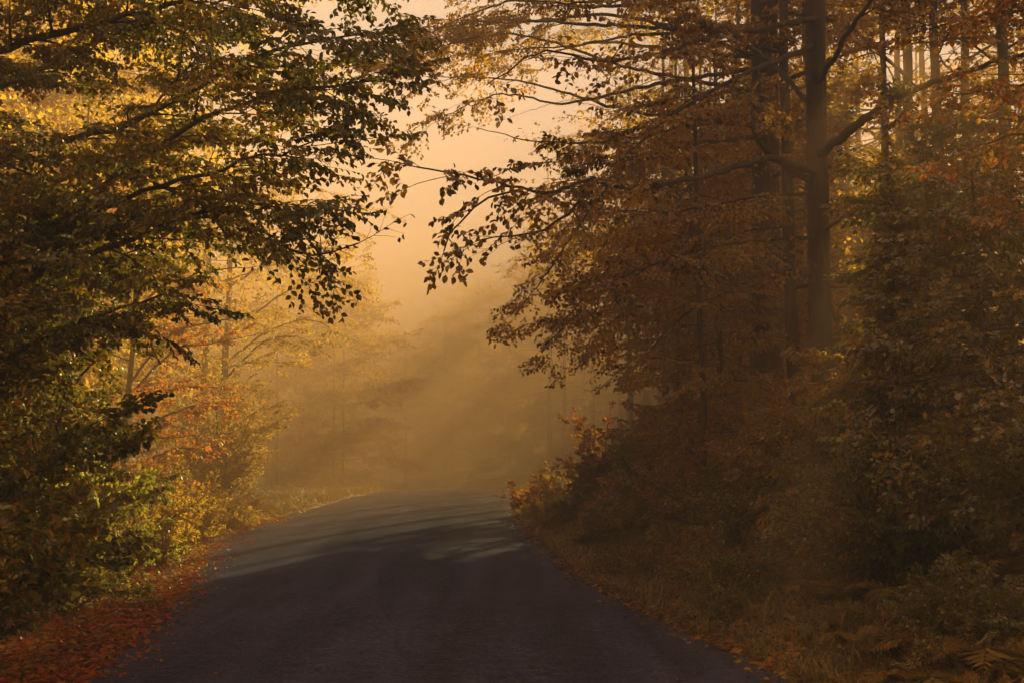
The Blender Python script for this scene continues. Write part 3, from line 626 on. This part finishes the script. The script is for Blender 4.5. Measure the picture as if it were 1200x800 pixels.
# ---------------------------------------------------------------- background trees
def forest():
    rng = rg(301); protos = {}
    def proto(kind, k):
        if (kind, k) in protos: return protos[(kind, k)]
        return None
    spec = {'gold': ('gold', .15, 1, 16, 3.6, 5.0), 'amber': ('amber', .15, 1, 17, 3.8, 4.0), 'dark': ('beech', .15, 1, 18, 4.0, 5.5), 'fargold': ('gold', .13, 1, 14, 5.0, 1.2), 'fardark': ('amber', .2, 1, 15, 5.2, 1.0)}
    def place(x, y, kind, k, label, group, sc=1.0, rz=None, bark=None):
        b = ground_pt(x, y); pr = protos.get((kind, k)); rz = rng.uniform(0, 6.28) if rz is None else rz
        if pr is None:
            pal, leaf, lod, H, Lm, h0 = spec[kind]; q = rg(900 + k + hash_(kind)); z = np.zeros(3); tr = trunk_poly(z, H, q)
            pr = build_tree('forest_tree', label, z, H, .09, auto_limbs(z, H - .3, h0 * .6, 44, Lm, q, tr, up=.2), q, pal, leaf, lod, trunk=tr, sec=1.8, step=.36, spray=1.0, kind='far', dens=.36, twigs=False, wood_k=9, group=group, bark=bark)
            protos[(kind, k)] = pr; pr.location = tuple(b); pr.rotation_euler = (0, 0, rz); pr.scale = (sc,) * 3
            return pr
        return copy_thing(pr, b, rz, sc, label, group)
    def hash_(s): return sum(map(ord, s))
    # right hand forest: (x, y, kind, scale); the nearer ones are built one by one so that the sun gaps run through them
    G = 'forest trees behind the right bank'
    fl = [(at(px, 500, d)[0], d, kd, sc) for px, d, kd, sc in [(983, 40, 'amber', 1.1), (998, 55, 'gold', 1.2), (1014, 47, 'dark', 1.0), (1047, 38, 'amber', 1.0), (1074, 33, 'dark', 1.1),
          (1108, 27, 'amber', .9), (1144, 31, 'dark', 1.0), (1188, 24, 'amber', .9), (866, 38, 'amber', .9), (1250, 35, 'dark', 1.1), (1220, 48, 'gold', 1.2)]]
    fl += [(8.0, 47, 'dark', 1.0), (9.2, 57, 'amber', 1.15), (11.0, 65, 'dark', 1.2), (13.5, 60, 'gold', 1.2), (7.4, 52.5, 'amber', 1.0), (16, 72, 'dark', 1.25), (12.5, 53, 'dark', 1.1), (18, 62, 'amber', 1.2), (6.6, 39, 'amber', .85)]  # extra trees, put in to keep the sun off the near road
    fl += [(5.4, 44, 'dark', .9), (6.2, 50, 'dark', 1.0), (6.6, 57.5, 'amber', 1.1), (7.2, 64, 'dark', 1.15), (9.5, 70, 'amber', 1.15), (10, 45, 'dark', 1.0), (7.0, 68, 'gold', 1.1), (6.8, 73, 'dark', 1.15),
           (7.4, 77, 'amber', 1.15), (6.5, 80, 'amber', 1.1), (6.4, 85, 'dark', 1.15), (10, 83, 'gold', 1.15), (5.2, 91, 'dark', 1.3), (8.5, 93, 'dark', 1.33), (13, 90, 'dark', 1.3), (2.6, 97, 'dark', 1.3), (11, 97, 'amber', 1.35), (17, 88, 'dark', 1.3), (3.2, 86, 'amber', 1.2), (5, 100, 'amber', 1.2), (10, 102, 'dark', 1.2), (14.5, 78, 'dark', 1.15), (13, 69, 'amber', 1.1), (16, 100, 'amber', 1.2), (8.3, 52, 'dark', 1.1), (4.3, 40, 'amber', .8), (7.2, 34, 'dark', .85), (10.5, 38, 'dark', 1.0), (13, 44, 'amber', 1.1), (3.0, 109, 'dark', 1.2)]  # both rows added to block sun from the road and the lower haze
    shade_trees = [(3.9, 33.5, 'amber', .65), (4.6, 31.5, 'amber', .6), (8.8, 49, 'dark', 1.0), (6.4, 43.5, 'dark', .8), (5.2, 38.5, 'dark', .75), (9.3, 76, 'dark', 1.1), (11.2, 90, 'dark', 1.28)]  # denser trees added to stop sun leaks and darken bands of haze
    fl += shade_trees
    for i, (x, y, kd, sc) in enumerate(fl):
        q = rg(600 + i); b = ground_pt(x, y); pal, leaf, lod, H, Lm, h0 = spec[kd]; H *= sc; tr = trunk_poly(b, H, q)
        build_tree('forest_tree', 'forest trunk standing in the dim wood behind the right bank', b, H, (.15 if y < 60 else .11) * sc, [P for P in auto_limbs(b, H - .3, h0 * .7, 36, Lm, q, tr, up=.2) if (x, y, kd, sc) in shade_trees[:-2] or carve_mask(resample(P, .2)).mean() > .5], q, pal, leaf * .85, lod, trunk=tr, sec=1.7, step=.52 if (x, y, kd, sc) not in shade_trees else .38, spray=.9, kind='far', dens=.58 if (x, y, kd, sc) not in shade_trees else .42, twigs=False, wood_k=9, group=G, carve=(x, y, kd, sc) not in shade_trees[:-2])
    G = 'trees beyond the bend'
    far = [(250 + 780 * ((i * .4142 + .1) % 1) + rng.uniform(-15, 15), 98 + 62 * ((i * .618) % 1)) for i in range(40)]
    for i, (px, d) in enumerate(far):
        p = at(px, 500, d)
        if abs(p[0] - cx(d)) < 5.5 or (p[0] > cx(d) and d < 112): continue
        sc = rng.uniform(.85, 1.35) * (1 if d < 100 else 1.1)
        place(p[0], d, 'fargold' if (i % 5 < 2) == (d < 105) else 'fardark', i % 2, 'faint tree dissolving in the haze beyond the bend', G, sc)
    G = 'yellow trees in the left wood'
    for i, (px, d, kind, k, s) in enumerate([(112, 38, 'gold', 0, 1.0), (-30, 26, 'gold', 1, .9), (30, 32, 'gold', 0, 1.0), (150, 50, 'gold', 1, .8), (60, 48, 'amber', 0, 1.1), (-80, 40, 'gold', 1, 1.1), (120, 75, 'amber', 1, 1.3), (0, 65, 'dark', 0, 1.2)]):
        p = at(px, 500, d); place(p[0], d, kind, k, 'yellow tree standing in the wood behind the left verge' if i else 'pale trunk with yellow leaves glimpsed through the dark left boughs', G, s, bark=None)
forest()

# ---------------------------------------------------------------- undergrowth on the right bank
def undergrowth():
    rng = rg(401); protos = []
    for k, (pal, H, rd, lf) in enumerate([('under', 1.3, .8, .06), ('under', 1.0, .75, .05), ('amber', 1.2, .75, .055), ('hazel', 1.5, .9, .07), ('under', .8, .7, .045)]):
        protos.append(dict(pal=pal, H=H, rd=rd, lf=lf, o=None))
    words = ['olive brown bramble shrub in the dense cover of the right bank', 'dark leafy shrub in the dense cover of the right bank', 'amber shrub in the dense cover of the right bank', 'dark broad leaved shrub in the dense cover of the right bank', 'low olive shrub in the dense cover of the right bank']
    spots = []
    for y in np.arange(8.5, 34, 1.05):
        for e in (.8, 1.3, 2.2, 3.2, 4.3, 5.6, 7.2):
            if rng.random() < .25 + .25 * (e > 4): continue
            yy = y + rng.uniform(-.5, .5); s = HW + e + rng.uniform(-.4, .4); x = float(cx(yy)) + s
            px = 600 + x / yy * F_PX
            if px > 1260 or px < 600: continue
            spots.append((x, yy, e))
    for x, y, e in spots:
        k = int(rng.integers(5)); sc = rng.uniform(.65, 1.25) * (.38 if e < 1 else .55 if e < 1.8 else .85 if e < 3 else 1.15)
        q = protos[k]; b = ground_pt(x, y)
        if 915 < 600 + x / y * F_PX < 1000 and 12 < y < 20.5: sc *= .5
        if q['o'] is None:
            q['o'] = build_shrub('bank_shrub', words[k], np.zeros(3), q['H'], q['rd'], 11, rg(410 + k), q['pal'], q['lf'], 2, .42, 'full', words[k].split(' in ')[0] + 's on the right bank', 'shrub', sec=.5, step=.2, dens=.2)
            q['o'].location = tuple(b); q['o'].scale = (sc,) * 3; q['o'].rotation_euler = (0, 0, rng.uniform(0, 6.28))
        else: copy_thing(q['o'], b, rng.uniform(0, 6.28), sc, words[k], words[k].split(' in ')[0] + 's on the right bank')
    # sunlit weeds where the right verge meets the lit road
    for k, (px, d, H, rd, pal, lab) in enumerate([(622, 37, 1.0, .6, 'orange', 'sunlit orange weeds at the far right road edge'), (658, 36.5, 1.25, .7, 'gold', 'sunlit golden weeds right of the orange ones'), (700, 33, 1.0, .7, 'amber', 'amber weeds between the golden weeds and the layered beech'),
            (700, 33.5, 2.6, .9, 'orange', 'orange leaved bush under the layered beech, lit from behind'), (690, 44, 1.2, .9, 'gold', 'pale golden weeds in the haze past the orange weeds')]):
        x = at(px, 600, d)[0]
        build_shrub('verge_weeds', lab, ground_pt(x, d), H, rd, 12, rg(430 + k), pal, .05, 2, .3, 'full', cat='weeds' if k != 3 else 'bush', sec=.35, step=.2, dens=.22)
    # ferns
    def fern(label, x, y, sc, seed):
        q = rg(seed); b = ground_pt(x, y); root = thing('fern', label, 'fern', b, 'bracken on the right bank')
        for i in range(9):
            a = i * 2.399 + q.uniform(-.3, .3); L = sc * q.uniform(.8, 1.15); n = 22; u = np.linspace(0, 1, n)
            hr = L * (.75 * u); vz = L * (.9 * u - .75 * u ** 2.2) + .02
            P = b + np.stack([math.cos(a) * hr, math.sin(a) * hr, vz], 1); mb = MB(); tube(mb, P, np.linspace(.006, .002, n) * sc, 4, 1)
            T = np.gradient(P, axis=0); T /= np.linalg.norm(T, axis=1)[:, None]; sd = np.array([-math.sin(a), math.cos(a), 0.])
            for s in (1, -1):
                for f in np.linspace(.15, .985, 17):
                    p = np.array([np.interp(f, u, P[:, k]) for k in range(3)]); t = T[int(f * (n - 1))]
                    pl = L * .30 * math.sin(PI * min(1, .2 + f * .8)) + .012
                    d = s * sd + .5 * t + np.array([0, 0, -.12 + q.normal(0, .1)]); d /= np.linalg.norm(d)
                    nr = np.cross(d, s * t); nr /= np.linalg.norm(nr); w = np.cross(nr, d) * pl * .085
                    mb.add(np.array([p - w * .8, p + w * .8, p + d * pl * .5 + w, p + d * pl * .5 - w, p + d * pl]) + nr * q.normal(0, .004, (5, 1)), np.array([[0, 1, 2, 3]]), 0)
                    k5 = mb.n - 5; mb.f.append((np.array([[k5 + 3, k5 + 2, k5 + 4]]), 0))
                    m = 6; pos = p + d * (np.arange(1, m + 1)[:, None] / (m + 1)) * pl
                    for s2 in (1, -1):
                        leaves(mb, pos, np.tile(d * .5 + s2 * w / np.linalg.norm(w), (m, 1)), np.tile(nr, (m, 1)) + q.normal(0, .1, (m, 3)), pl * .21 * (1.1 - np.arange(m) / m * .8), 1, 0)
            mb.build('frond', [LM['fern'], TWIG], root, b)
    for k, (px, d, sc, lab) in enumerate([(1105, 10.2, .75, 'brown arching fern nearest the lower right corner'), (1165, 9.6, .8, 'brown fern at the lower right edge'), (1060, 12.5, .7, 'rusty fern left of the arching fern'), (1180, 12, .8, 'brown fern behind the one at the lower right edge'), (1010, 11.2, .55, 'small brown fern low on the bank near the road'), (970, 14, .6, 'small fern half buried in the shrubs beside the road'), (1075, 9.4, .5, 'small fern at the bottom edge below the arching fern')]):
        fern(lab, at(px, 700, d)[0], d, sc, 450 + k)
undergrowth()

# ---------------------------------------------------------------- grass and fallen leaves
def grass():
    rng = rg(501); S, Y = [], []
    def patch(n, y0, y1, e0, e1, side, pw=1.0):
        y = y0 + (y1 - y0) * rng.random(n) ** 1.4; e = e0 + (e1 - e0) * rng.random(n) ** pw
        S.append(side * ((HW if side > 0 else hwl(y)) + e)); Y.append(y)
    patch(13000, 8, 46, .08, 1.7, 1, 1.6); patch(4000, 14, 60, 1.2, 6, 1); patch(9000, 9, 60, .9, 5, -1); patch(5000, 30, 70, .1, 1.5, -1); patch(5000, 34, 70, .05, 1.5, 1)
    s = np.concatenate(S); y = np.concatenate(Y); n = len(s)
    cl = np.sin(s * 3.1 + y * 2.3) + np.sin(s * 1.7 - y * 3.9) + np.sin(y * .8) + rng.normal(0, .7, n); k = cl > -.5; s, y = s[k], y[k]; n = len(s)
    P = np.stack([cx(y) + s, y, gz_s(s, y) - .01], 1)
    h = rng.uniform(.10, .42, n) * (.55 + .5 * sstep(.1, 1, np.abs(s) - HW)); a = rng.uniform(0, 2 * PI, n); ln = rng.uniform(.2, 1.1, n)
    d = np.stack([np.cos(a) * ln, np.sin(a) * ln, np.ones(n)], 1); w = rng.uniform(.0025, .006, n)[:, None] * (1 + y[:, None] / 25)
    sd = np.stack([-np.sin(a), np.cos(a), np.zeros(n)], 1) * w; hh = h[:, None]
    M = P + d * hh * .55; T = P + d * hh * np.array([1.25, 1.25, .82]) - np.array([0, 0, .1]) * hh * ln[:, None]
    V = np.stack([P - sd, P + sd, M + sd * .7, M - sd * .7, T + sd * .1, T - sd * .1], 1).reshape(-1, 3); o = np.arange(n)[:, None] * 6
    mb = MB(); mb.add(V, np.concatenate([o + [[0, 1, 2, 3]], o + [[3, 2, 4, 5]]]))
    stuff(mb.build('grass', [LM['grass']]))
    def litter(name, spec, mat, seed):
        q = rg(seed); S, Y = [], []
        for n, y0, y1, e0, e1, side, pw in spec:
            yy = y0 + (y1 - y0) * q.random(n) ** 1.5; Y.append(yy); S.append(side * ((HW if side > 0 else hwl(yy)) + e0 + (e1 - e0) * q.random(n) ** pw))
        s = np.concatenate(S); y = np.concatenate(Y); n = len(s)
        on = (s < HW) & (s > -hwl(y))
        z = np.where(on, zr(y) + .014 + .055 * (1 - (s / HW) ** 2), gz_s(s, y)) + q.uniform(.004, .05, n) * np.where(on, .3, 1)
        P = np.stack([cx(y) + s, y, z], 1); a = q.uniform(0, 2 * PI, n)
        d = np.stack([np.cos(a), np.sin(a), q.normal(0, .25, n)], 1); nr = np.stack([q.normal(0, .45, n), q.normal(0, .45, n), np.ones(n)], 1)
        mb = MB(); leaves(mb, P, d, nr, q.uniform(.03, .085, n) * np.where(on & (np.abs(s) < 2.3), .6, 1), 2)
        stuff(mb.build(name, [LM[mat]]))
    litter('fallen_leaves', [(15000, 8, 36, -.15, 1.7, -1, 1.3), (3500, 8, 40, -.7, .1, -1, .45), (2500, 30, 60, -.1, 1.2, -1, 1)], 'litter', 511)
    litter('fallen_leaves', [(12000, 8, 40, -.08, 1.6, 1, 1.3), (900, 8, 40, -.5, .1, 1, .4), (110, 8, 60, -2.6, 0, 1, .6), (130, 8, 60, -2.6, 0, -1, .6), (9000, 8, 50, 1.0, 7, 1, 1), (9000, 8, 50, 1.2, 8, -1, 1)], 'litterb', 512)
grass()

# ---------------------------------------------------------------- haze
m, t, out = newmat('haze_air'); pv = t.nodes.new('ShaderNodeVolumePrincipled')
pv.inputs['Color'].default_value = (.72, .395, .265, 1); pv.inputs['Density'].default_value = .019; pv.inputs['Anisotropy'].default_value = 0
pv.inputs['Density Attribute'].default_value = ''
t.links.new(pv.outputs[0], out.inputs['Volume']); m.cycles.homogeneous_volume = True
bpy.context.view_layer.update()
topz = max((o.matrix_world @ Vector(c)).z for o in SC.objects if o.type == 'MESH' and (o.matrix_world.translation.y < 160) for c in o.bound_box)
x0, x1, y0, y1, z0, z1 = -470, 500, -90, 700, -2.4, topz + .5
mb = MB(); mb.add([(x0, y0, z0), (x1, y0, z0), (x1, y1, z0), (x0, y1, z0), (x0, y0, z1), (x1, y0, z1), (x1, y1, z1), (x0, y1, z1)],
                  [(0, 3, 2, 1), (4, 5, 6, 7), (0, 1, 5, 4), (1, 2, 6, 5), (2, 3, 7, 6), (3, 0, 4, 7)])
stuff(mb.build('haze', [m]))
